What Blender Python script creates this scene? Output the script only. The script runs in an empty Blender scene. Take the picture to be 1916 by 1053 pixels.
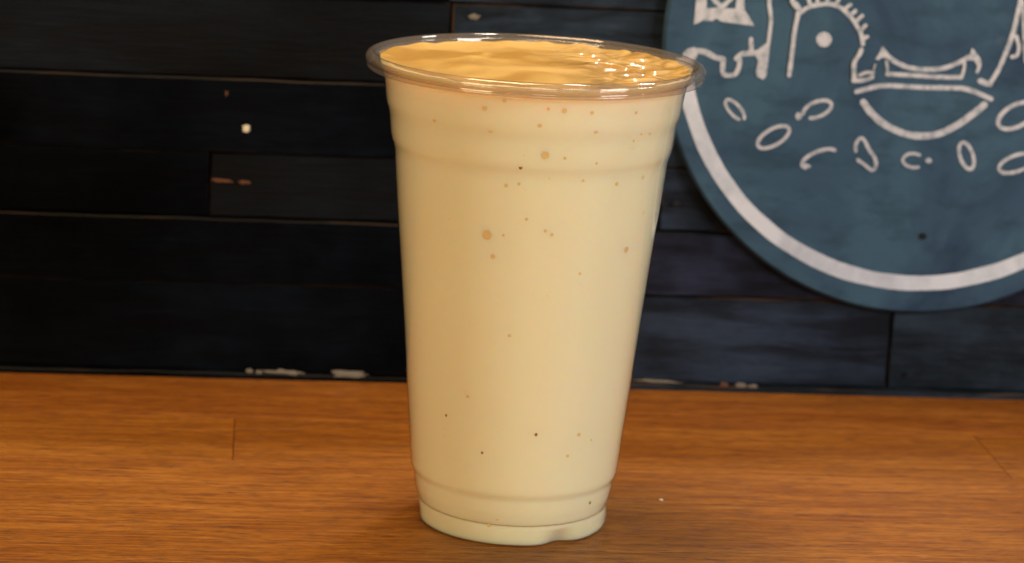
import bpy, bmesh, math, random
from math import sin, cos, pi, radians, hypot, atan2, sqrt
from mathutils import Vector, noise, Matrix
random.seed(7)
S = bpy.context.scene
COL = S.collection

# ------------------------------------------------------------ camera
W0, H0, F0 = 1916.0, 1053.0, 4991.0            # photo size and focal length in its pixels
CP = Vector((-0.07811, -0.74790, 0.24765))
YAW, PIT, ROL = 0.099484, 0.230409, 0.05338
cd = Vector((sin(YAW)*cos(PIT), cos(YAW)*cos(PIT), -sin(PIT)))
cr = Vector((cos(YAW), -sin(YAW), 0)); cu = cr.cross(cd)
cr2 = cr*cos(ROL) + cu*sin(ROL); cu2 = cu*cos(ROL) - cr*sin(ROL)
camd = bpy.data.cameras.new("camera"); cam = bpy.data.objects.new("camera", camd); COL.objects.link(cam)
m = Matrix((cr2, cu2, -cd)).transposed().to_4x4(); m.translation = CP
cam.matrix_world = m
camd.sensor_width = 36; camd.lens = 36*F0/W0; camd.clip_start = 0.01; camd.clip_end = 50
camd.dof.use_dof = True; camd.dof.focus_distance = 0.732; camd.dof.aperture_fstop = 17
S.camera = cam

# ------------------------------------------------------------ world and lamps
wd = bpy.data.worlds.new("World"); S.world = wd; wd.use_nodes = True
bg = wd.node_tree.nodes["Background"]; bg.inputs[0].default_value = (1.0, 0.88, 0.74, 1); bg.inputs[1].default_value = 0.05
def area(name, loc, aim, size, power, color, size_y=None, spread=180):
    l = bpy.data.lights.new(name, 'AREA'); l.energy = power; l.color = color; l.size = size; l.spread = radians(spread)
    if size_y: l.shape = 'RECTANGLE'; l.size_y = size_y
    o = bpy.data.objects.new(name, l); COL.objects.link(o); o.location = loc
    o.rotation_euler = (Vector(aim)-Vector(loc)).to_track_quat('-Z', 'Y').to_euler()
    return o
area("ceiling_lamp", (-0.10, 0.125, 0.78), (-0.06, 0.10, 0.0), 0.26, 6.0, (1.0, 0.68, 0.38))
area("window_light", (0.84, -0.74, 0.44), (0.05, 0.04, 0.06), 0.38, 10.0, (0.95, 0.94, 0.93), 0.40)
area("side_fill", (-0.78, -0.80, 0.36), (0.0, 0.0, 0.06), 0.42, 7.0, (1.0, 0.75, 0.44))  # unseen fill, added to lift the left side of the cup
area("front_fill", (0.02, -1.34, 0.50), (0.0, 0.0, 0.06), 0.40, 2.7, (1.0, 0.86, 0.68))  # added frontal fill, out of view, brightens the cup body
area("glint_lamp", (0.15, 0.40, 0.80), (0.02, 0.0, 0.1), 0.06, 1.5, (1.0, 0.95, 0.88))  # unseen, added for glints on the drink's ripples
area("glint_lamp", (0.42, 0.34, 0.74), (0.02, 0.0, 0.1), 0.08, 2.0, (0.95, 0.97, 1.0))  # second added glint source, cooler, also unseen
S.view_settings.view_transform = 'Standard'; S.view_settings.look = 'None'
S.view_settings.exposure = 0; S.view_settings.gamma = 1
S.render.engine = 'CYCLES'
S.cycles.max_bounces = 14; S.cycles.transparent_max_bounces = 24; S.cycles.transmission_bounces = 10

# ------------------------------------------------------------ helpers
def at_y(px, py, Y):                            # photo pixel -> point on the plane y=Y (the wall)
    D = cd + cr2*((px-W0/2)/F0) - cu2*((py-H0/2)/F0); t = (Y-CP.y)/D.y; return CP + D*t
def ray(px, py): return cd + cr2*((px-W0/2)/F0) - cu2*((py-H0/2)/F0)
def at_z(px, py, Z):
    D = ray(px, py); return CP + D*((Z-CP.z)/D.z)
def link(name, me, mat=None, parent=None, smooth=False):
    if mat is not None:
        for q in (mat if isinstance(mat, (list, tuple)) else [mat]): me.materials.append(q)
    if smooth:
        for p in me.polygons: p.use_smooth = True
    o = bpy.data.objects.new(name, me); COL.objects.link(o)
    if parent: o.parent = parent
    return o
def mesh(name, vs, fs):
    me = bpy.data.meshes.new(name); me.from_pydata([tuple(v) for v in vs], [], fs); me.update(); return me
def empty(name, loc, **kw):
    o = bpy.data.objects.new(name, None); COL.objects.link(o); o.location = loc; o.empty_display_size = 0.01
    for k, v in kw.items(): o[k] = v
    return o

class NT:
    def __init__(s, name):
        s.m = bpy.data.materials.new(name); s.m.use_nodes = True; s.t = s.m.node_tree
        s.b = s.t.nodes["Principled BSDF"]; s.out = s.t.nodes["Material Output"]
    def n(s, typ, ins=None, **kw):
        x = s.t.nodes.new(typ)
        for k, v in kw.items(): setattr(x, k, v)
        for k, v in (ins or {}).items():
            if isinstance(v, bpy.types.NodeSocket): s.t.links.new(v, x.inputs[k])
            else: x.inputs[k].default_value = v
        return x
    def l(s, a, b): s.t.links.new(a, b)
    def ramp(s, fac, stops, interp='LINEAR'):
        r = s.n('ShaderNodeValToRGB', {0: fac}); r.color_ramp.interpolation = interp
        e = r.color_ramp.elements
        while len(e) < len(stops): e.new(0.5)
        for q, (p, c) in zip(e, stops):
            q.position = p; q.color = (c, c, c, 1) if isinstance(c, (int, float)) else (*c, 1)
        return r.outputs[0]
    def mix(s, fac, a, b, blend='MIX'):
        x = s.n('ShaderNodeMix', data_type='RGBA', blend_type=blend)
        for k, v in ((0, fac), (6, a), (7, b)):
            if isinstance(v, bpy.types.NodeSocket): s.l(v, x.inputs[k])
            else: x.inputs[k].default_value = v if k == 0 else (*v, 1)
        return x.outputs[2]
    def math(s, op, a, b=0.0, c=0.0):
        x = s.n('ShaderNodeMath', operation=op)
        for k, v in enumerate((a, b, c)):
            if isinstance(v, bpy.types.NodeSocket): s.l(v, x.inputs[k])
            else: x.inputs[k].default_value = v
        return x.outputs[0]
    def bump(s, h, dist, strength=1.0):
        b = s.n('ShaderNodeBump', {'Strength': strength, 'Distance': dist, 'Height': h}); s.l(b.outputs[0], s.b.inputs['Normal']); return b

def coords(k, scale, rnd=1.0):                  # object coordinates, shifted for every piece
    tc = k.n('ShaderNodeTexCoord'); oi = k.n('ShaderNodeObjectInfo')
    off = k.n('ShaderNodeVectorMath', {0: (13.1*rnd, 7.7*rnd, 5.3*rnd), 3: oi.outputs['Random']}, operation='SCALE')
    ad = k.n('ShaderNodeVectorMath', {0: tc.outputs['Object'], 1: off.outputs[0]}, operation='ADD')
    mp = k.n('ShaderNodeMapping', {0: ad.outputs[0], 'Scale': scale}); return mp.outputs[0], ad.outputs[0], oi.outputs['Random']
def nz(k, vec, scale, detail=5, rough=0.55, dist=0.0):
    return k.n('ShaderNodeTexNoise', {'Vector': vec, 'Scale': scale, 'Detail': detail, 'Roughness': rough, 'Distortion': dist}).outputs[0]

# ------------------------------------------------------------ materials
def mat_oak():
    k = NT("oiled_oak")
    v, ad, rnd = coords(k, (1, 9, 1))
    vf = k.n('ShaderNodeMapping', {0: ad, 'Scale': (1, 26, 1)}).outputs[0]
    vp = k.n('ShaderNodeMapping', {0: ad, 'Scale': (1, 11, 1)}).outputs[0]
    broad = k.ramp(nz(k, k.n('ShaderNodeMapping', {0: ad, 'Scale': (1, 5, 1)}).outputs[0], 12, 4, 0.6, 0.6), [(0.33, 0.0), (0.67, 1.0)])
    grain = nz(k, vf, 30, 7, 0.68, 0.5)
    wv = k.n('ShaderNodeTexWave', {'Vector': k.n('ShaderNodeMapping', {0: ad, 'Scale': (0.55, 1, 1)}).outputs[0], 'Scale': 36, 'Distortion': 9.0, 'Detail': 3, 'Detail Scale': 1.3, 'Detail Roughness': 0.6}, bands_direction='Y').outputs[1]
    c = k.mix(broad, (0.238, 0.084, 0.005), (0.350, 0.142, 0.019))
    c = k.mix(k.ramp(grain, [(0.38, 0.9), (0.54, 0.0)]), c, (0.18, 0.055, 0.008))
    c = k.mix(k.math('MULTIPLY', k.ramp(wv, [(0.0, 0.5), (0.40, 0.0)]), k.ramp(nz(k, v, 14, 2), [(0.4, 0.2), (0.6, 1.0)])), c, (0.17, 0.055, 0.009))
    pore = k.ramp(nz(k, vp, 110, 3, 0.7), [(0.36, 1.0), (0.46, 0.0)])
    c = k.mix(k.math('MULTIPLY', pore, 0.7), c, (0.075, 0.022, 0.005))
    hi = k.ramp(nz(k, k.n('ShaderNodeMapping', {0: ad, 'Scale': (1, 22, 1), 'Location': (3, 1, 0)}).outputs[0], 30, 4, 0.6), [(0.60, 0.0), (0.75, 0.55)])
    c = k.mix(hi, c, (0.48, 0.22, 0.045))
    hs = k.n('ShaderNodeHueSaturation', {'Color': c, 'Value': k.math('MULTIPLY_ADD', rnd, 0.16, 0.92), 'Hue': k.math('MULTIPLY_ADD', rnd, 0.012, 0.494)})
    fine = nz(k, k.n('ShaderNodeMapping', {0: ad, 'Scale': (1, 5, 1)}).outputs[0], 260, 4, 0.7)
    k.l(k.mix(1.0, hs.outputs[0], k.ramp(fine, [(0.3, 0.72), (0.7, 1.2)]), 'MULTIPLY'), k.b.inputs['Base Color'])
    k.l(k.math('MULTIPLY_ADD', grain, 0.18, 0.36), k.b.inputs['Roughness'])
    k.b.inputs['Specular IOR Level'].default_value = 0.22
    k.bump(k.math('SUBTRACT', grain, k.math('MULTIPLY', pore, 0.8)), 0.00012, 0.6)
    return k.m
def mat_plank(name, a, b, worn=False, wk=1.0, spc=0.10):
    k = NT(name)
    v, ad, rnd = coords(k, (1, 1, 6))
    n1 = nz(k, v, 24, 6, 0.62, 0.5); n2 = nz(k, ad, 18, 5, 0.6)
    vf = k.n('ShaderNodeMapping', {0: ad, 'Scale': (1, 1, 14)}).outputs[0]
    n3 = nz(k, vf, 60, 5, 0.65)
    c = k.mix(k.ramp(n2, [(0.35, 0.0), (0.65, 1.0)]), a, b)
    c = k.mix(k.ramp(n1, [(0.40, 0.65), (0.58, 0.0)]), c, (0.002, 0.002, 0.0025))
    c = k.mix(k.ramp(n3, [(0.62, 0.0), (0.80, 0.5)]), c, tuple(q*1.8 for q in b))
    if worn:
        msk = k.ramp(nz(k, k.n('ShaderNodeMapping', {0: ad, 'Scale': (1, 3, 3)}).outputs[0], 26, 5, 0.6), [(0.50, 0.0), (0.62, wk)])
        c = k.mix(msk, c, (0.060, 0.034, 0.018))
    else:
        msk = k.ramp(nz(k, k.n('ShaderNodeMapping', {0: ad, 'Scale': (1, 1, 2.6), 'Location': (4, 0, 2)}).outputs[0], 33, 6, 0.7), [(0.72, 0.0), (0.76, 0.6)])
        c = k.mix(msk, c, (0.05, 0.03, 0.018))
    hs = k.n('ShaderNodeHueSaturation', {'Color': c, 'Value': k.math('MULTIPLY_ADD', rnd, 0.5, 0.75)})
    k.l(hs.outputs[0], k.b.inputs['Base Color'])
    k.l(k.math('MULTIPLY_ADD', n1, 0.25, 0.42), k.b.inputs['Roughness'])
    k.b.inputs['Specular IOR Level'].default_value = spc
    k.bump(k.math('ADD', n1, k.math('MULTIPLY', n3, 0.7)), 0.0006, 0.7)
    return k.m
def mat_board():
    k = NT("slate_blue_paint")
    v, ad, rnd = coords(k, (1, 1, 2.5), 0)
    n2 = nz(k, ad, 13, 7, 0.62, 0.8); n1 = nz(k, v, 46, 6, 0.65)
    c = k.mix(k.ramp(n2, [(0.38, 0.0), (0.62, 1.0)]), (0.024, 0.050, 0.094), (0.050, 0.108, 0.160))
    c = k.mix(k.ramp(n1, [(0.36, 0.5), (0.5, 0.0)]), c, (0.018, 0.042, 0.065))
    c = k.mix(k.ramp(nz(k, ad, 70, 4, 0.6), [(0.66, 0.0), (0.8, 0.4)]), c, (0.09, 0.14, 0.17))
    k.l(c, k.b.inputs['Base Color']); k.b.inputs['Roughness'].default_value = 0.55
    k.b.inputs['Specular IOR Level'].default_value = 0.15
    k.bump(n1, 0.0004, 0.5)
    return k.m
def mat_paint(name, a, b, sc=60):
    k = NT(name)
    tc = k.n('ShaderNodeTexCoord')
    n = nz(k, tc.outputs['Object'], sc, 6, 0.65, 0.3)
    c = k.mix(k.ramp(n, [(0.32, 0.0), (0.55, 1.0)]), a, b)
    k.l(c, k.b.inputs['Base Color']); k.b.inputs['Roughness'].default_value = 0.65
    k.bump(n, 0.0002, 0.5)
    return k.m
def mat_smoothie(name, ca, cb, ro=0.16):
    k = NT(name)
    tc = k.n('ShaderNodeTexCoord')
    n = nz(k, tc.outputs['Object'], 26, 3, 0.5); n2 = nz(k, tc.outputs['Object'], 900, 3, 0.6)
    c = k.mix(n, ca, cb)
    c = k.mix(k.ramp(n2, [(0.66, 0.0), (0.74, 0.25)]), c, (0.72, 0.46, 0.14))
    k.l(c, k.b.inputs['Base Color'])
    b = k.b.inputs
    b['Roughness'].default_value = ro
    b['Subsurface Weight'].default_value = 0.9 if ro > 0.1 else 0.35; b['Subsurface Radius'].default_value = (1.0, 0.55, 0.22); b['Subsurface Scale'].default_value = 0.009
    b['IOR'].default_value = 1.38
    if ro < 0.1:
        sw = nz(k, k.n('ShaderNodeMapping', {0: tc.outputs['Object'], 'Scale': (1, 1.1, 1)}).outputs[0], 38, 3, 0.5, 1.2)
        k.l(k.mix(k.ramp(sw, [(0.40, 0.0), (0.60, 1.0)]), (0.37, 0.215, 0.045), (0.52, 0.34, 0.105)), b['Base Color'])
        b['Roughness'].default_value = 0.38; b['Specular IOR Level'].default_value = 0.25
        sx = k.n('ShaderNodeSeparateXYZ', {0: tc.outputs['Object']})
        wet = k.math('MULTIPLY', k.ramp(k.math('MULTIPLY_ADD', sx.outputs[0], 25.0, 0.35), [(0.40, 0.05), (0.7, 1.0)]), k.ramp(nz(k, tc.outputs['Object'], 160, 3, 0.5), [(0.30, 0.0), (0.42, 1.0)]))
        k.l(wet, b['Coat Weight']); b['Coat Roughness'].default_value = 0.04; b['Coat IOR'].default_value = 1.5
    k.bump(n2, 0.00003, 0.4)
    return k.m
def mat_shell(name, tint, milky, rough=0.04, ior=1.32):
    k = NT(name); t = k.t; t.nodes.remove(k.b)
    tr = k.n('ShaderNodeBsdfTransparent', {0: (*tint, 1)}); gl = k.n('ShaderNodeBsdfGlossy', {'Roughness': rough})
    ge = k.n('ShaderNodeNewGeometry')
    fr = k.n('ShaderNodeFresnel', {0: k.math('MULTIPLY_ADD', ge.outputs['Backfacing'], 1/ior-ior, ior)})
    last = tr.outputs[0]
    if milky:
        df = k.n('ShaderNodeBsdfDiffuse', {0: (0.70, 0.62, 0.53, 1)})
        ml = k.n('ShaderNodeMixShader', {0: milky}); k.l(last, ml.inputs[1]); k.l(df.outputs[0], ml.inputs[2]); last = ml.outputs[0]
    mx = k.n('ShaderNodeMixShader', {0: fr.outputs[0]}); k.l(last, mx.inputs[1]); k.l(gl.outputs[0], mx.inputs[2])
    k.l(mx.outputs[0], k.out.inputs[0]); return k.m
def mat_glass():
    k = NT("clear_plastic_lip")
    b = k.b.inputs; b['Base Color'].default_value = (0.93, 0.92, 0.92, 1); b['Roughness'].default_value = 0.05
    b['Transmission Weight'].default_value = 1.0; b['IOR'].default_value = 1.48
    return k.m
def mat_plain(name, col, rough=0.5, sss=0.0):
    k = NT(name); tc = k.n('ShaderNodeTexCoord'); n = nz(k, tc.outputs['Object'], 700, 3)
    c = k.mix(n, tuple(q*0.85 for q in col), tuple(min(1, q*1.1) for q in col)); k.l(c, k.b.inputs['Base Color'])
    k.b.inputs['Roughness'].default_value = rough; return k.m

OAK = mat_oak()
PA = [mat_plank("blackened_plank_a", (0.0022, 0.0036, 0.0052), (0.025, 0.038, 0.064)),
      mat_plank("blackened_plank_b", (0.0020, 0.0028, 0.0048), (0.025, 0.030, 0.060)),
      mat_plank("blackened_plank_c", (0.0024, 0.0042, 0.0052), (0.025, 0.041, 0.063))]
PD = mat_plank("shaded_plank", (0.0003, 0.0005, 0.0009), (0.0036, 0.0054, 0.0086), False, 1.0, 0.02)  # plank colour darkened to carry the shade on the wall's left
PM = mat_plank("half_shaded_plank", (0.0008, 0.0014, 0.0022), (0.0050, 0.0085, 0.0130))  # milder step of the shade painted into the left planks
PWD = mat_plank("worn_shaded_edge", (0.0012, 0.0012, 0.0014), (0.006, 0.007, 0.008), True, 0.22)  # worn edge, with the left side's shade put into its colours
PW = mat_plank("worn_plank_edge", (0.004, 0.005, 0.006), (0.012, 0.014, 0.016), True)
BOARD = mat_board()
BRUSH = mat_paint("off_white_brush_paint", (0.22, 0.26, 0.30), (0.55, 0.55, 0.58), 300)
RING = mat_paint("white_ring_paint", (0.46, 0.50, 0.56), (0.66, 0.69, 0.75), 60)
SMOO = mat_smoothie("pale_orange_smoothie", (0.735, 0.684, 0.452), (0.775, 0.728, 0.505))
SMTOP = mat_smoothie("glossy_wet_smoothie_top", (0.50, 0.315, 0.085), (0.60, 0.40, 0.135), 0.07)
SHELL = mat_shell("clear_cup_plastic", (0.99, 0.985, 0.98), 0, 0.06, 1.2)
FOOTM = mat_shell("frosted_foot_plastic", (0.99, 0.98, 0.96), 0.07, 0.3, 1.2)
LIP = mat_shell("clear_lip_plastic", (0.90, 0.87, 0.84), 0.085, 0.06, 1.6)
BUB = mat_plain("amber_bubble", (0.68, 0.46, 0.17), 0.4)
FLECK = mat_plain("brown_pulp_fleck", (0.26, 0.12, 0.035), 0.6)
PLASTER = mat_plain("pale_plaster_chip", (0.17, 0.145, 0.11), 0.9)
DOTM = mat_plain("cream_paint_spot", (0.75, 0.68, 0.50), 0.7)
RAWW = mat_plain("raw_orange_wood", (0.11, 0.038, 0.012), 0.8)
CRUMBM = mat_plain("white_crumb", (0.66, 0.58, 0.44), 0.8)
DARKM = mat_plain("dark_backing", (0.004, 0.004, 0.005), 0.9)

# ------------------------------------------------------------ box with chamfered front (one plank, one stave)
def plank_mesh(name, w, h, t, ch, seed, wob=0.0004, nx=None):
    """front faces -y, centre at origin; wavy outline, chamfer, material 1 on the chamfer"""
    nx = nx or max(6, min(60, int(w/0.006)))
    vs, fs, mi = [], [], []
    def jit(a, b): return noise.noise(Vector((a*60, b*31+seed*3.7, seed)))*wob
    rings = []
    for (dx, y) in ((0, t), (0, ch), (ch, 0.0)):
        r = []
        for i in range(nx+1):
            x = -w/2+dx + (w-2*dx)*i/nx; r.append((x, y, h/2-dx+jit(x, 1)))
        nz_ = 4
        for j in range(1, nz_): r.append((w/2-dx+jit(3, j), y, h/2-dx-(h-2*dx)*j/nz_))
        for i in range(nx+1):
            x = w/2-dx - (w-2*dx)*i/nx; r.append((x, y, -h/2+dx+jit(x, 2)))
        for j in range(1, nz_): r.append((-w/2+dx+jit(5, j), y, -h/2+dx+(h-2*dx)*j/nz_))
        rings.append(r)
    n = len(rings[0])
    for r in rings: vs += r
    for k in range(2):
        for i in range(n):
            a, b = k*n+i, k*n+(i+1) % n
            fs.append((a, b, b+n, a+n)); mi.append(1 if k == 1 else 0)
    fs.append(tuple(2*n+i for i in range(n))); mi.append(0)
    me = mesh(name, vs, fs)
    bm = bmesh.new(); bm.from_mesh(me); bmesh.ops.recalc_face_normals(bm, faces=bm.faces); bm.to_mesh(me); bm.free()
    for p, q in zip(me.polygons, mi): p.material_index = q
    return me

# ------------------------------------------------------------ wall of planks
YW = 0.1475
wall = link("wall", mesh("wall", [(-0.62, YW+0.014, -0.12), (0.72, YW+0.014, -0.12), (0.72, YW+0.014, 0.21), (-0.62, YW+0.014, 0.21),
                                  (-0.62, YW+0.03, -0.12), (0.72, YW+0.03, -0.12), (0.72, YW+0.03, 0.21), (-0.62, YW+0.03, 0.21)],
                    [(0, 1, 2, 3), (7, 6, 5, 4), (0, 4, 5, 1), (1, 5, 6, 2), (2, 6, 7, 3), (3, 7, 4, 0)]), DARKM)
wall['kind'] = 'structure'
def xw(px, py): return at_y(px, py, YW).x
zs = [-0.115, -0.082, -0.052, -0.0245, 0.0017, 0.0332, 0.0560, 0.0787, 0.1042, 0.1325, 0.158, 0.187, 0.212]
joints = {4: [-0.41, xw(20, 600)-0.06, 0.012, xw(1664, 655), 0.40],
          5: [-0.33, 0.012, 0.29, 0.52],
          6: [-0.46, xw(392, 330), xw(1228, 490), 0.36],
          7: [-0.25, 0.03, 0.24, 0.5],
          8: [-0.42, -0.014, xw(1262, 200), 0.31],
          9: [-0.50, xw(836, 30), 0.17, 0.44]}
prou = {3: 0.001, 4: 0.0, 5: 0.0014, 6: 0.0002, 7: 0.0013, 8: 0.0002, 9: 0.0}
for ci in range(len(zs)-1):
    z0, z1 = zs[ci], zs[ci+1]
    js = joints.get(ci) or sorted(random.uniform(-0.5, 0.6)+0.0 for _ in range(3))
    xs = [-0.62]+sorted(js)+[0.72]
    for a, b in zip(xs[:-1], xs[1:]):
        if b-a < 0.03: continue
        sd = random.random()*50; pr = prou.get(ci, 0)+random.uniform(-0.0005, 0.0005)
        g = 0.00035
        me = plank_mesh("plank", b-a-g*1.6, z1-z0-g, 0.0135+pr, 0.0006, sd)
        o = link("plank", me, ([PM, PWD] if (a+b)/2 < -0.01 and (ci, a < -0.3) in ((6, False), (8, True)) else [PD, PWD] if (a+b)/2 < -0.01 else [random.choice(PA), PW]), wall)  # left planks get the colours with shade painted in, chosen by position
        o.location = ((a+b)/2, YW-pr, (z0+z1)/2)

# blemishes on the wall: chipped plaster, a paint spot, bare wood
def blob(name, x, z, w, h, th, mat, seed, y=None, parent=None, rot=0.0):
    n = 28; vs = [(0, -th, 0)]; fs = []
    for s_, yy in ((0.7, -th*0.9), (1.0, 0.0)):
        for i in range(n):
            a = 2*pi*i/n; r = s_*(1+0.6*noise.noise(Vector((cos(a)*1.6, sin(a)*1.6, seed)))+0.35*noise.noise(Vector((cos(a)*4, sin(a)*4, seed))))
            vs.append((cos(a)*r*w/2, yy, sin(a)*r*h/2))
    for i in range(n):
        j = (i+1) % n; fs.append((0, 1+j, 1+i)); fs.append((1+i, 1+j, 1+n+j, 1+n+i))
    o = link(name, mesh(name, vs, fs), mat, parent or wall, True); o.location = (x, y if y is not None else YW-0.0016, z); o.rotation_euler = (0, rot, 0)
    return o
def wblob(name, px, py, wp, hp, mat, seed, y, rot=0.04):
    q = at_y(px, py, y); blob(name, q.x, q.z, wp/5480, hp/5300, 0.0002, mat, seed, y, wall, rot)

# low skirting strip at the foot of the wall, its upper edge chipped
for x0_, x1_, mt_ in ((-0.615, -0.012, [PD, PWD]), (-0.012, 0.715, [PA[2], PW])):  # left run takes the plank colour with shade painted in
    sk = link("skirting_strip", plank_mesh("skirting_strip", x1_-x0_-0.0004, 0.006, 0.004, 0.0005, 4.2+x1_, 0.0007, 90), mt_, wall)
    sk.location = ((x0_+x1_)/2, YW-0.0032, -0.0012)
for px, py, w, h in ((467, 694, 14, 9), (484, 696, 14, 8), (535, 696, 66, 9), (655, 700, 78, 11), (1355, 720, 16, 8), (1386, 721, 26, 8), (1225, 713, 80, 5), (1410, 723, 20, 7)):
    wblob("plaster_chip", px, py, w, h, PLASTER if px < 1300 or px in (1386,) else RAWW if px == 1355 else PLASTER, px*0.13, YW-0.0034)
wblob("paint_spot", 460, 240, 17, 16, DOTM, 3.3, YW-0.0016)
wblob("paint_spot", 424, 175, 7, 9, RAWW, 5.3, YW-0.0016)
wblob("bare_wood_chip", 414, 338, 46, 6, RAWW, 8.1, YW-0.0021)
wblob("bare_wood_chip", 457, 341, 22, 7, RAWW, 9.4, YW-0.0021)
wblob("bare_wood_chip", 888, 31, 20, 9, PLASTER, 2.2, YW-0.0012)
for px, py, d in ((1265, 382, 11), (1700, 700, 7)):
    wblob("nail_hole", px, py, d*1.4, d, DARKM, px, YW-0.0018)

# ------------------------------------------------------------ round sign board
SX, SZ, SR = 0.1512, 0.1240, 0.0932
YS = YW-0.0052                                  # face of the board
sign = empty("round_sign", (SX, YS, SZ), label="round slate blue board with white painted ring and skyline on the plank wall", category="sign")
def disc_board():
    n = 180; vs, fs = [], []
    prof = [(1.0, 0.0038), (1.0, 0.0012), (0.990, 0.0)]
    for s_, y in prof:
        for i in range(n):
            a = 2*pi*i/n; r = SR*s_*(1+0.0025*noise.noise(Vector((cos(a)*3, sin(a)*3, 2))))
            vs.append((cos(a)*r, y, sin(a)*r))
    for k in range(2):
        for i in range(n):
            j = (i+1) % n; fs.append((k*n+i, k*n+j, (k+1)*n+j, (k+1)*n+i))
    fs.append(tuple(2*n+i for i in range(n))); fs.append(tuple(reversed(range(n))))
    me = mesh("board", vs, fs); bm = bmesh.new(); bm.from_mesh(me); bmesh.ops.recalc_face_normals(bm, faces=bm.faces); bm.to_mesh(me); bm.free()
    return me
link("board", disc_board(), BOARD, sign)
link("knot", mesh("knot", [(0.0012*cos(2*pi*i/14)*1.2, 0, 0.0012*sin(2*pi*i/14)) for i in range(14)], [tuple(range(14))]), DARKM, sign).location = (at_y(1726, 442, YS).x-SX, -0.0002, at_y(1726, 442, YS).z-SZ)

PT = 0.00022                                     # thickness of the paint
def ribbon(pts, wid, seed=0.0, closed=False, t=PT):
    """stroke of paint with a rounded end and a slightly wobbling width, in board coordinates (x, z)"""
    # resample
    P = [Vector(p) for p in pts]
    if closed: P.append(P[0])
    # Catmull-Rom
    out = []
    for i in range(len(P)-1):
        p0 = P[i-1] if i > 0 else (P[-2] if closed else P[0]); p1, p2 = P[i], P[i+1]
        p3 = P[i+2] if i+2 < len(P) else (P[1] if closed else P[-1])
        d = (p2-p1).length; n = max(2, int(d/0.0009))
        for j in range(n):
            u = j/n
            out.append(0.5*((2*p1)+(p2-p0)*u+(2*p0-5*p1+4*p2-p3)*u*u+(3*p1-p0-3*p2+p3)*u**3))
    out.append(P[-1])
    vs, fs = [], []; n = len(out)
    L, R = [], []
    for i, q in enumerate(out):
        a = out[max(0, i-1)]; b = out[min(n-1, i+1)]
        if closed and i in (0, n-1): a, b = out[-2], out[1]
        d = (b-a); d = d.normalized() if d.length > 1e-9 else Vector((1, 0)); nn = Vector((-d.y, d.x))
        w = wid/2*(1+0.16*noise.noise(Vector((q.x*700, q.y*700, seed)))+0.10*noise.noise(Vector((q.x*200, q.y*200, seed+4))))
        L.append(q+nn*w); R.append(q-nn*w)
    cap = []
    if not closed:
        def arc(c, l, r, sgn):
            k = []
            v = l-c
            for s_ in range(1, 6):
                a = sgn*pi*s_/6; k.append(c+Vector((v.x*cos(a)-v.y*sin(a), v.x*sin(a)+v.y*cos(a))))
            return k
        ring = L + arc(out[-1], L[-1], R[-1], -1) + R[::-1] + arc(out[0], R[0], L[0], -1)
    m_ = len(L)
    # body strip as quads (top) + side
    def add(q, y): vs.append((q.x, y, q.y)); return len(vs)-1
    lt = [add(q, -t) for q in L]; rt = [add(q, -t) for q in R]
    lb = [add(q, 0.0) for q in L]; rb = [add(q, 0.0) for q in R]
    for i in range(m_-1):
        fs.append((lt[i], rt[i], rt[i+1], lt[i+1])); fs.append((lb[i], lt[i], lt[i+1], lb[i+1])); fs.append((rt[i], rb[i], rb[i+1], rt[i+1]))
    if not closed:
        for (c, li, ri, sg) in ((out[-1], -1, -1, -1), (out[0], 0, 0, 1)):
            k = [L[li]]+arc(c, L[li], R[ri], sg)+[R[ri]]
            ti = [lt[li]]+[add(q, -t) for q in k[1:-1]]+[rt[ri]]; bi = [lb[li]]+[add(q, 0.0) for q in k[1:-1]]+[rb[ri]]
            fs.append(tuple(ti))
            for i in range(len(k)-1): fs.append((ti[i], bi[i], bi[i+1], ti[i+1]))
    return vs, fs
def polyfill(pts, t=PT):
    n = len(pts); vs = [(p[0], -t, p[1]) for p in pts]+[(p[0], 0.0, p[1]) for p in pts]
    fs = [tuple(range(n))]+[(i, (i+1) % n, n+(i+1) % n, n+i) for i in range(n)]
    return vs, fs
def B(px, py):
    q = at_y(px, py, YS); return (q.x-SX, q.z-SZ)
def stroke_obj(name, items, mat=BRUSH):
    VS, FS = [], []
    for idx, it in enumerate(items):
        if it[0] == 'f': v, f = polyfill([B(*q) for q in it[1]], PT+0.00004*idx)
        else: v, f = ribbon([B(*q) for q in it[1]], it[2]/5560, len(VS)*0.1, it[0] == 'c', PT+0.00004*idx)
        o = len(VS); VS += v; FS += [tuple(o+i for i in g) for g in f]
    me = mesh(name, VS, FS); bm = bmesh.new(); bm.from_mesh(me); bmesh.ops.recalc_face_normals(bm, faces=bm.faces); bm.to_mesh(me); bm.free()
    ob = link(name, me, mat, sign); ob.location = (0, -0.0001, 0); return ob
# the ring
def ring_obj():
    n = 220; vs, fs = [], []; cx, cz = 0.15075-SX, 0.1279-SZ
    for k, (r0, y) in enumerate(((0.0836, 0), (0.0836, -PT), (0.0889, -PT), (0.0889, 0))):
        for i in range(n):
            a = radians(186.8)+radians(166.4)*i/(n-1); r = r0+0.00022*noise.noise(Vector((cos(a)*9, sin(a)*9, k//2*5+1)))+0.0001*noise.noise(Vector((cos(a)*40, sin(a)*40, k//2*5)))
            vs.append((cx+cos(a)*r, y, cz+sin(a)*r))
    for k in range(3):
        for i in range(n-1):
            j = i+1; fs.append((k*n+i, k*n+j, (k+1)*n+j, (k+1)*n+i))
    me = mesh("painted_ring", vs, fs); bm = bmesh.new(); bm.from_mesh(me); bmesh.ops.recalc_face_normals(bm, faces=bm.faces); bm.to_mesh(me); bm.free()
    link("painted_ring", me, RING, sign).location = (0, -0.00005, 0)
ring_obj()
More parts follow.
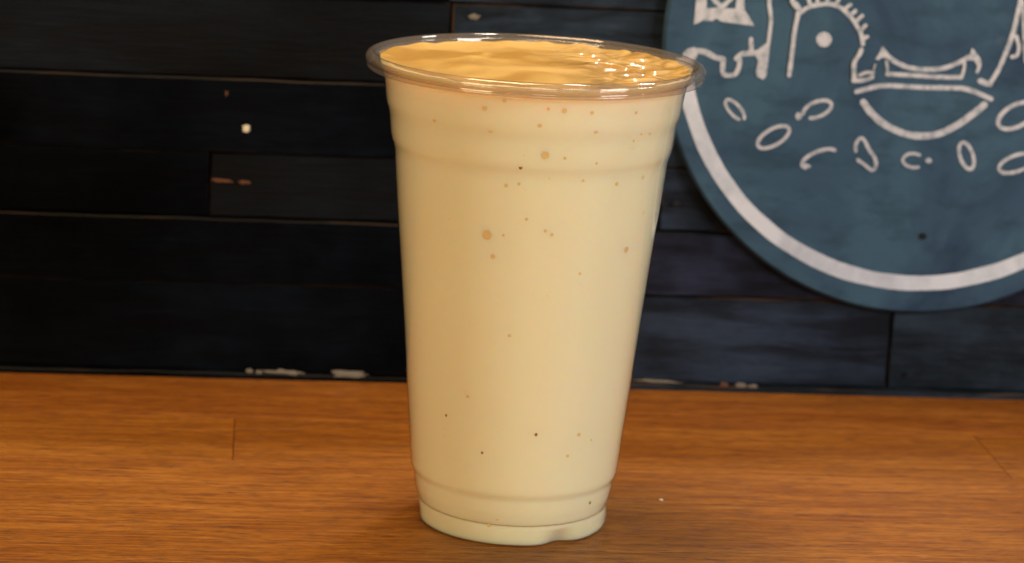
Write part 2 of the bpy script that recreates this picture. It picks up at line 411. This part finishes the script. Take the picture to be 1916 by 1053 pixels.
stroke_obj("painted_palace", [
    ('f', [(1303, -8), (1298, 45), (1303, 44), (1314, 38), (1334, 38.5), (1340, 34), (1350, 40), (1372, 43), (1411, 48), (1402, 32), (1393, 18), (1392, -8), (1378, -8), (1376, 16), (1357, 15), (1351, 11), (1340, 14), (1322, 15.5), (1322, -8)]),
    ('s', [(1325, -14), (1336, -1), (1349, 12)], 9), ('s', [(1376, -14), (1365, -1), (1352, 12)], 9),
    ('s', [(1302, -10), (1340, -16), (1393, -12)], 12)])
stroke_obj("painted_skyline", [
    ('f', [(1276, 116), (1277, 100), (1286, 91), (1299, 88), (1308, 93), (1304, 104), (1300, 112), (1296, 122)]), ('s', [(1300, 97), (1306, 95), (1322, 98), (1338, 107), (1353, 110)], 10),
    ('s', [(1353, 112), (1352, 126), (1354, 139), (1374, 139), (1382, 126), (1384, 112)], 9),
    ('s', [(1378, 109), (1387, 101), (1404, 99), (1424, 98)], 10), ('s', [(1405, 98), (1405, 73)], 9),
    ('f', [(1412, 97), (1434, 80), (1440, 84), (1436, 120), (1433, 142), (1428, 148), (1416, 143), (1414, 132), (1418, 112), (1414, 106)]),
    ('s', [(1442, -70), (1439, 0), (1442, 36), (1437, 84)], 7)])
arc = [(1494, 26), (1513, 13), (1543, 7), (1567, 11), (1587, 26), (1602, 46), (1612, 66), (1614, 82)]
sp = [((1500, 22), (1490, 6)), ((1517, 12), (1512, -3)), ((1530, 9), (1528, -6)), ((1546, 7), (1550, -7)), ((1562, 10), (1570, -3)), ((1578, 18), (1591, 8)), ((1590, 28), (1600, 20)), ((1599, 42), (1613, 29)), ((1608, 58), (1619, 47)), ((1612, 74), (1622, 68))]
stroke_obj("painted_big_wheel", [('s', arc, 8)]+[('s', list(q), 7) for q in sp]+[
    ('s', [(1493, 24), (1486, 60), (1482, 95), (1476, 140)], 8),
    ('s', [(1484, -12), (1482, 2), (1492, 14)], 9),
    ('s', [(1611, 92), (1607, 102), (1599, 113), (1597, 128), (1598, 148)], 8),
    ('s', [(1596, 150), (1616, 149), (1631, 143)], 8), ('s', [(1608, 140), (1620, 135), (1633, 135)], 6), ('s', [(1632, 136), (1637, 120)], 2.5)])
hub = [(1541.5+14.5*cos(2*pi*i/20)*(1+0.06*sin(3*i)), 73.5+14*sin(2*pi*i/20)) for i in range(20)]
stroke_obj("painted_wheel_hub", [('f', hub)])
stroke_obj("painted_bridge", [
    ('f', [(1638, 110), (1644, 101), (1651, 86), (1656, 92), (1665, 103), (1666, 112), (1656, 107), (1648, 108), (1643, 112)]),
    ('s', [(1662, 106), (1672, 113), (1686, 121), (1704, 127), (1731, 130), (1761, 128), (1788, 119), (1812, 107)], 9),
    ('f', [(1806, 110), (1815, 101), (1818, 89), (1823, 94), (1832, 106), (1836, 118), (1830, 126), (1822, 112), (1812, 112)]),
    ('s', [(1831, 110), (1833, 120), (1828, 134)], 6),
    ('s', [(1658, 115), (1660, 128), (1660, 137)], 6), ('s', [(1660, 138), (1700, 140), (1731, 142), (1770, 144), (1798, 144)], 8), ('s', [(1799, 142), (1803, 130), (1804, 118)], 6)])
stroke_obj("painted_bun_line", [('s', [(1602, 171), (1625, 165), (1650, 160), (1690, 161), (1723, 163), (1770, 164), (1804, 165.5), (1830, 174), (1854, 185)], 9)])
stroke_obj("painted_bun_base", [('s', [(1615, 191), (1632, 213), (1656, 233), (1690, 249), (1723, 254), (1756, 250), (1790, 234), (1820, 213), (1841, 196)], 13)])
stroke_obj("painted_tower", [('s', [(1834, 151), (1843, 155), (1852, 157)], 11), ('s', [(1853, 154), (1868, 130), (1885, 90), (1896, 58), (1908, 8), (1916, -30)], 9),
    ('s', [(1913, -10), (1915, 60), (1918, 115)], 5), ('s', [(1901, 68), (1906, 86), (1903, 103), (1893, 106)], 7),
    ('s', [(1920, -30), (1934, 60), (1960, 135), (1976, 160)], 8)])
def el(cx, cy, a, b, rot, a0=0, a1=360, n=16):
    r = radians(rot); return [(cx+a*cos(t)*cos(r)-b*sin(t)*sin(r), cy+a*cos(t)*sin(r)+b*sin(t)*cos(r)) for t in [radians(a0+(a1-a0)*i/n) for i in range(n+(0 if a1-a0 == 360 else 1))]]
seeds = [[('s', el(1375, 205, 24, 10, 48, 40, 350), 6)],
         [('s', el(1529, 204, 28, 14, -22, -170, 130), 7), ('f', el(1494, 217, 6, 7, 0))],
         [('c', el(1447, 256, 33, 15, -30), 7)],
         [('s', el(1532, 296, 34, 13, -22, 150, 345), 7), ('s', [(1500, 306), (1514, 311)], 6)],
         [('s', [(1601, 282), (1601, 270), (1609, 258), (1617, 262), (1626, 280), (1637, 296), (1638, 312), (1631, 318), (1619, 309), (1605, 299)], 7)],
         [('s', el(1709, 300, 20, 13, 5, 60, 300), 6), ('f', el(1737, 300, 6, 5, 0))],
         [('c', el(1808, 291, 26, 12, 72), 7)],
         [('s', el(1902, 216, 38, 20, -28, 75, 310), 8)],
         [('c', el(1902, 305, 35, 15, -20), 7)],
         [('c', el(1978, 290, 28, 13, 60), 7)], [('c', el(1960, 190, 26, 12, -70), 7)], [('c', el(2040, 240, 28, 13, 30), 7)]]
for s_ in seeds: stroke_obj("painted_seed", s_)

# ------------------------------------------------------------ oak table top
table = empty("table_top", (0, 0, 0), label="orange brown oak table top of jointed staves under the cup", category="table top")
rows = [0.1437, 0.0968, 0.0495, 0.002, -0.046, -0.094, -0.141, -0.189, -0.236, -0.284, -0.331, -0.379]
tj = {0: [-0.30, 0.335], 1: [-0.0826-0.34, -0.0826, 0.1652, 0.49], 2: [-0.26, 0.30], 3: [-0.19, 0.255], 4: [-0.31, 0.20]}
for i in range(len(rows)-1):
    y1, y0 = rows[i], rows[i+1]
    js = tj.get(i) or sorted(random.uniform(-0.5, 0.6) for _ in range(3))
    xs = [-0.66]+sorted(js)+[0.74]
    for a, b in zip(xs[:-1], xs[1:]):
        if b-a < 0.05: continue
        me = plank_mesh("stave", b-a-0.00016, y1-y0-0.00005, 0.034, 0.00014, random.random()*40, 0.00002, 24)
        # lay the front (-y) face upwards: (x,y,z)->(x,z,-y)
        for v in me.vertices: v.co = (v.co.x, v.co.z, -v.co.y)
        me.flip_normals(); bm = bmesh.new(); bm.from_mesh(me); bmesh.ops.recalc_face_normals(bm, faces=bm.faces); bm.to_mesh(me); bm.free()
        o = link("stave", me, [OAK, OAK], table); o.location = ((a+b)/2, (y0+y1)/2, random.uniform(-0.00004, 0.00004))

# ------------------------------------------------------------ cup
cup = empty("plastic_cup", (0, 0, 0), label="clear plastic tumbler with rolled lip, filled to the brim, standing on the oak table", category="cup")
mm = 0.001
body = [(27.75, 6.1), (28.1, 6.9), (28.45, 8.2), (28.9, 10.0), (29.3, 12.6), (29.5, 14.2), (30.15, 15.6), (30.45, 17.0), (31.5, 28.5), (32.7, 41), (34.2, 57.5), (35.8, 74), (37.0, 86), (37.9, 95), (38.85, 106),
        (39.05, 108.6), (39.45, 110.6), (40.10, 112.4), (40.5, 114.4), (40.8, 117.2), (41.05, 119.2), (41.45, 121.0), (41.95, 122.7), (42.3, 124.6), (42.7, 128), (43.4, 131.5), (44.3, 133.2)]
foot = [(0.02, 2.5), (22.5, 2.6), (24.2, 2.2), (25.2, 0.6), (26.2, 0.05), (27.1, 0.0), (27.7, 0.4), (27.95, 1.3), (27.97, 3.6), (27.9, 4.8), (27.72, 5.6), (27.75, 6.1)]
def rprof(P, z):                                 # smooth interpolation of the outer radius (mm)
    if z <= P[0][1]: return P[0][0]
    for (r0, z0), (r1, z1) in zip(P[:-1], P[1:]):
        if z <= z1: return r0+(r1-r0)*(z-z0)/(z1-z0)
    return P[-1][0]
def dense(P, step=0.6):                          # rounded polyline in (r, z)
    out = []
    Q = [Vector(p) for p in P]
    for i in range(len(Q)-1):
        p0 = Q[max(0, i-1)]; p1, p2 = Q[i], Q[i+1]; p3 = Q[min(len(Q)-1, i+2)]
        n = max(2, int((p2-p1).length/step)); n = min(n, 12)
        t1 = (p2-p0)*0.5; t2 = (p3-p1)*0.5; L = (p2-p1).length
        if t1.length > L: t1 = t1.normalized()*L
        if t2.length > L: t2 = t2.normalized()*L
        for j in range(n):
            u = j/n; h0 = 2*u**3-3*u*u+1; h1 = u**3-2*u*u+u; h2 = -2*u**3+3*u*u; h3 = u**3-u*u
            out.append(p1*h0+t1*h1+p2*h2+t2*h3)
    out.append(Q[-1]); return [(v.x, v.y) for v in out]
AF = math.atan2(CP.y, CP.x)                      # azimuth of the viewer seen from the cup
DENTS = [AF+radians(31.5+120*k) for k in range(3)]
def dent(a, z):                                  # flutes pressed into the foot
    d = 0.0
    for c in DENTS:
        x = (a-c+pi) % (2*pi)-pi
        d = max(d, math.exp(-(x/0.165)**2))
    k = 1.0 if z < 1.0 else max(0.0, 1-(z-1.0)/4.2)
    return 2.5*d*k
def lathe(P, n=192, dented=True, off=0.0, closed=False):
    vs, fs = [], []
    for r, z in P:
        for i in range(n):
            a = 2*pi*i/n; rr = r+off-(dent(a, z)*min(1.0, max(0, (r-22)/3.5)) if dented and z < 6.1 else 0)
            vs.append((rr*cos(a)*mm, rr*sin(a)*mm, z*mm))
    m_ = len(P)
    for k in range(m_ if closed else m_-1):
        k2 = (k+1) % m_
        for i in range(n):
            j = (i+1) % n; fs.append((k*n+i, k*n+j, k2*n+j, k2*n+i))
    return vs, fs
def fixn(me):
    bm = bmesh.new(); bm.from_mesh(me); bmesh.ops.recalc_face_normals(bm, faces=bm.faces); bm.to_mesh(me); bm.free()
DB = dense(body)
def shell(P, th):                                # outer profile up, inner profile back down
    q = [(r-th, z) for r, z in reversed(P)]; return P+q
me = mesh("cup_wall", *lathe([(q[0]-0.22, q[1]) for q in DB]+DB[::-1])); fixn(me)
link("cup_wall", me, SHELL, cup, True)
DF = dense(foot, 0.4)
me = mesh("cup_foot", *lathe([(max(0.01, q[0]-0.22), q[1]+0.1*(q[1] < 3)) for q in DF[::-1]]+DF)); fixn(me)
link("cup_foot", me, FOOTM, cup, True)
lipP = [(44.5, 133.4), (44.75, 134.6), (45.1, 135.9), (45.7, 136.7), (46.6, 137.0), (47.6, 136.75), (48.25, 136.0), (48.42, 135.2), (48.2, 134.55), (47.95, 134.2), (48.05, 133.7), (47.95, 133.0), (47.4, 132.6), (46.9, 132.75),
        (46.75, 133.6), (46.95, 134.8), (46.5, 135.6), (45.9, 135.3), (45.45, 134.2), (45.1, 133.1)]
me = mesh("cup_lip", *lathe(dense(lipP+[lipP[0]], 0.35)[:-1], 256, False, closed=True)); fixn(me)
link("cup_lip", me, LIP, cup, True)

# ------------------------------------------------------------ smoothie
def sm_surface(x, y):
    """height (mm) of the poured surface above its level; soft folds on the left, choppy on the right"""
    u, v = x*1000, y*1000
    r = hypot(u, v)/43.4
    h = 0.55*noise.noise(Vector((u*0.045+3, v*0.06, 1.3))) + 0.26*noise.noise(Vector((u*0.08, v*0.13+4, 7.7)))
    # folded tongue of smoothie across the middle
    q = hypot((u+6)/27, (v-3)/17)+0.10*noise.noise(Vector((u*0.12, v*0.12, 3)))
    h += 0.95/(1+math.exp((q-1)*14))
    q2 = hypot((u+14)/44, (v+2)/30)+0.08*noise.noise(Vector((u*0.1, v*0.1, 9)))
    h += 0.6/(1+math.exp((q2-0.9)*16))
    # scallops along the back edge of the tongue
    h += 0.55*noise.noise(Vector((u*0.14, v*0.16, 14)))*(1 if v > 4 else max(0, (v+8)/12))
    k = 1/(1+math.exp(-(u-14+0.25*v)/3.0))
    ang = 0.25; uu = u*cos(ang)+v*sin(ang); vv = -u*sin(ang)+v*cos(ang)
    w = Vector((uu*0.10+0.8*noise.noise(Vector((u*.1, v*.1, 2))), vv*0.26+0.7*noise.noise(Vector((u*.13, v*.13, 5))), 21))
    f1 = noise.noise(w); f2 = noise.noise(w*2.3+Vector((4, 2, 1)))
    h += k*(1.5*f1+0.55*f2)
    h += 0.025*noise.noise(Vector((u*0.6, v*0.9, 33)))*(0.3+k)
    kf = max(0.0, min(1.0, (r-0.84)/0.16))
    h = h*(1-0.55*kf) + kf**2*1.15 + kf*0.4*noise.noise(Vector((cos(atan2(v, u))*8, sin(atan2(v, u))*8, 6)))
    return h
LV = 134.0
def smoothie_mesh():
    n = 300; vs, fs = [], []
    P = [(r-0.26, z+0.15) for r, z in DF if r > 24]+[(r-0.25, z) for r, z in DB]
    P = [(0.01, 2.8), (12, 2.8), (21, 2.9)]+[(max(r, 22.5), max(z, 0.3)) for r, z in P]
    P = [p for p in P if p[1] < 132.9]
    rt = 44.15
    rings = 0
    for r, z in P:
        for i in range(n):
            a = 2*pi*i/n; rr = r-(dent(a, z)*min(1.0, max(0, (r-21)/3.5)) if z < 6.1 else 0)
            vs.append((rr*cos(a)*mm, rr*sin(a)*mm, z*mm))
        rings += 1
    NR = 120
    for k in range(NR+1):
        s_ = 1-k/NR; s_ = max(0.002, s_**0.9)
        for i in range(n):
            a = 2*pi*i/n; rr = rt*s_; x, y = rr*cos(a)*mm, rr*sin(a)*mm
            z = LV+sm_surface(x, y)
            rlim = min(44.15, rprof(body, min(z, 133.2))-0.2)
            if k < 2: x, y = x*rlim/rt, y*rlim/rt
            vs.append((x, y, z*mm))
        rings += 1
    for k in range(rings-1):
        for i in range(n):
            j = (i+1) % n; fs.append((k*n+i, k*n+j, (k+1)*n+j, (k+1)*n+i))
    fs.append(tuple(range(n))); b0 = (rings-1)*n; fs.append(tuple(b0+i for i in range(n)))
    me = mesh("smoothie", vs, fs); fixn(me)
    me.materials.append(SMOO); me.materials.append(SMTOP)
    for p in me.polygons:
        if p.index >= (rings-NR-1)*n: p.material_index = 1
    return me
smoothie = link("smoothie", smoothie_mesh(), None, None, True)
smoothie['label'] = "pale yellow orange smoothie with glossy rippled top and small bubbles, filling the clear cup"; smoothie['category'] = "drink"

# bubbles and flecks seen through the cup wall
def on_cup(px, py):
    D = ray(px, py); t = 0.62
    while t < 0.9:
        q = CP+D*t
        z = q.z*1000
        R = (rprof(body, z)-0.25 if z >= 6 else 27.6)
        if hypot(q.x, q.y)*1000 <= R: return q, R
        t += 0.0001
    return None, 0
bub = [(907,202,5),(944,188,4),(1026,204,3),(1056,207,5),(1108,211,3.5),(1010,235,4),(918,245,4),(1115,246,4.5),(1020,290,7.5),(1057,296,3),
       (947,347,3.5),(971,344,3),(1091,338,3),(1154,344,4),(1203,332,3.4),(1252,208,3),(1190,211,3.4),(985,410,3),(911,439,9),(942,440,2.6),(1020,432,3),(1033,439,3),
       (922,480,4.5),(1172,467,6),(1204,398,2.5),(1200,250,3),(1216,250,3),(1251,252,3),(953,628,3),(875,742,3),(1083,813,3.6),(1062,853,3),(915,982,4),(931,972,3),(1106,823,2.4),(813,225,4),(1186,263,2.6),(1116,305,3),(1085,512,3)]
flk = [(974,313,3.6),(1003,813,3),(835,777,2.6),(902,847,2.6),(1104,940,3.4)]
def dome(rx, rz, th, n=16, seed=0):
    vs = [(0, 0, th)]; fs = []
    for s_, h_ in ((0.6, 0.8), (1.0, 0.0)):
        for i in range(n):
            a = 2*pi*i/n; w = 1+0.12*noise.noise(Vector((cos(a), sin(a), seed))); vs.append((cos(a)*rx*s_*w, sin(a)*rz*s_*w, th*h_))
    for i in range(n):
        j = (i+1) % n; fs.append((0, 1+i, 1+j)); fs.append((1+i, 1+n+i, 1+n+j, 1+j))
    return vs, fs
for lst, nm, mt in ((bub, "bubble", BUB), (flk, "pulp_fleck", FLECK)):
    for i, (px, py, rp) in enumerate(lst):
        q, R = on_cup(px, py)
        if q is None: continue
        r = rp/6.95*mm
        me = mesh(nm, *dome(r, r*(1.05 if nm == "bubble" else 1.2), 0.00002, 16, i))
        o = link(nm, me, mt, smoothie, True)
        a = atan2(q.y, q.x); o.location = ((R+0.01)*mm*cos(a), (R+0.01)*mm*sin(a), q.z)
        o.rotation_euler = Vector((cos(a), sin(a), -0.09)).to_track_quat('Z', 'Y').to_euler()
VS, FS = [], []
for i in range(90):
    z = random.choice([random.uniform(8, 130), random.uniform(70, 131)]); a = AF+random.uniform(-1.5, 1.5); R = rprof(body, z)-0.245
    v, f = dome(random.uniform(0.10, 0.26)*mm, random.uniform(0.10, 0.26)*mm, 0.00002, 8)
    M = Matrix.Translation((R*mm*cos(a), R*mm*sin(a), z*mm)) @ Vector((cos(a), sin(a), -0.09)).to_track_quat('Z', 'Y').to_matrix().to_4x4()
    o = len(VS); VS += [tuple(M @ Vector(q)) for q in v]; FS += [tuple(o+j for j in g) for g in f]
tb = link("tiny_bubbles", mesh("tiny_bubbles", VS, FS), mat_plain("pale_amber_bubble", (0.74, 0.54, 0.26), 0.4), smoothie, True); tb['kind'] = 'stuff'

# ------------------------------------------------------------ crumb on the table
q = at_z(1237, 936, 0)
v, f = dome(0.0008, 0.00035, 0.0004, 12, 3)
cr_ = link("crumb", mesh("crumb", v, f), CRUMBM, None, True); cr_.location = (q.x, q.y, 0.0001); cr_.rotation_euler = (0, 0, -0.4)
cr_['label'] = "tiny white crumb lying on the oak table right of the cup"; cr_['category'] = "crumb"
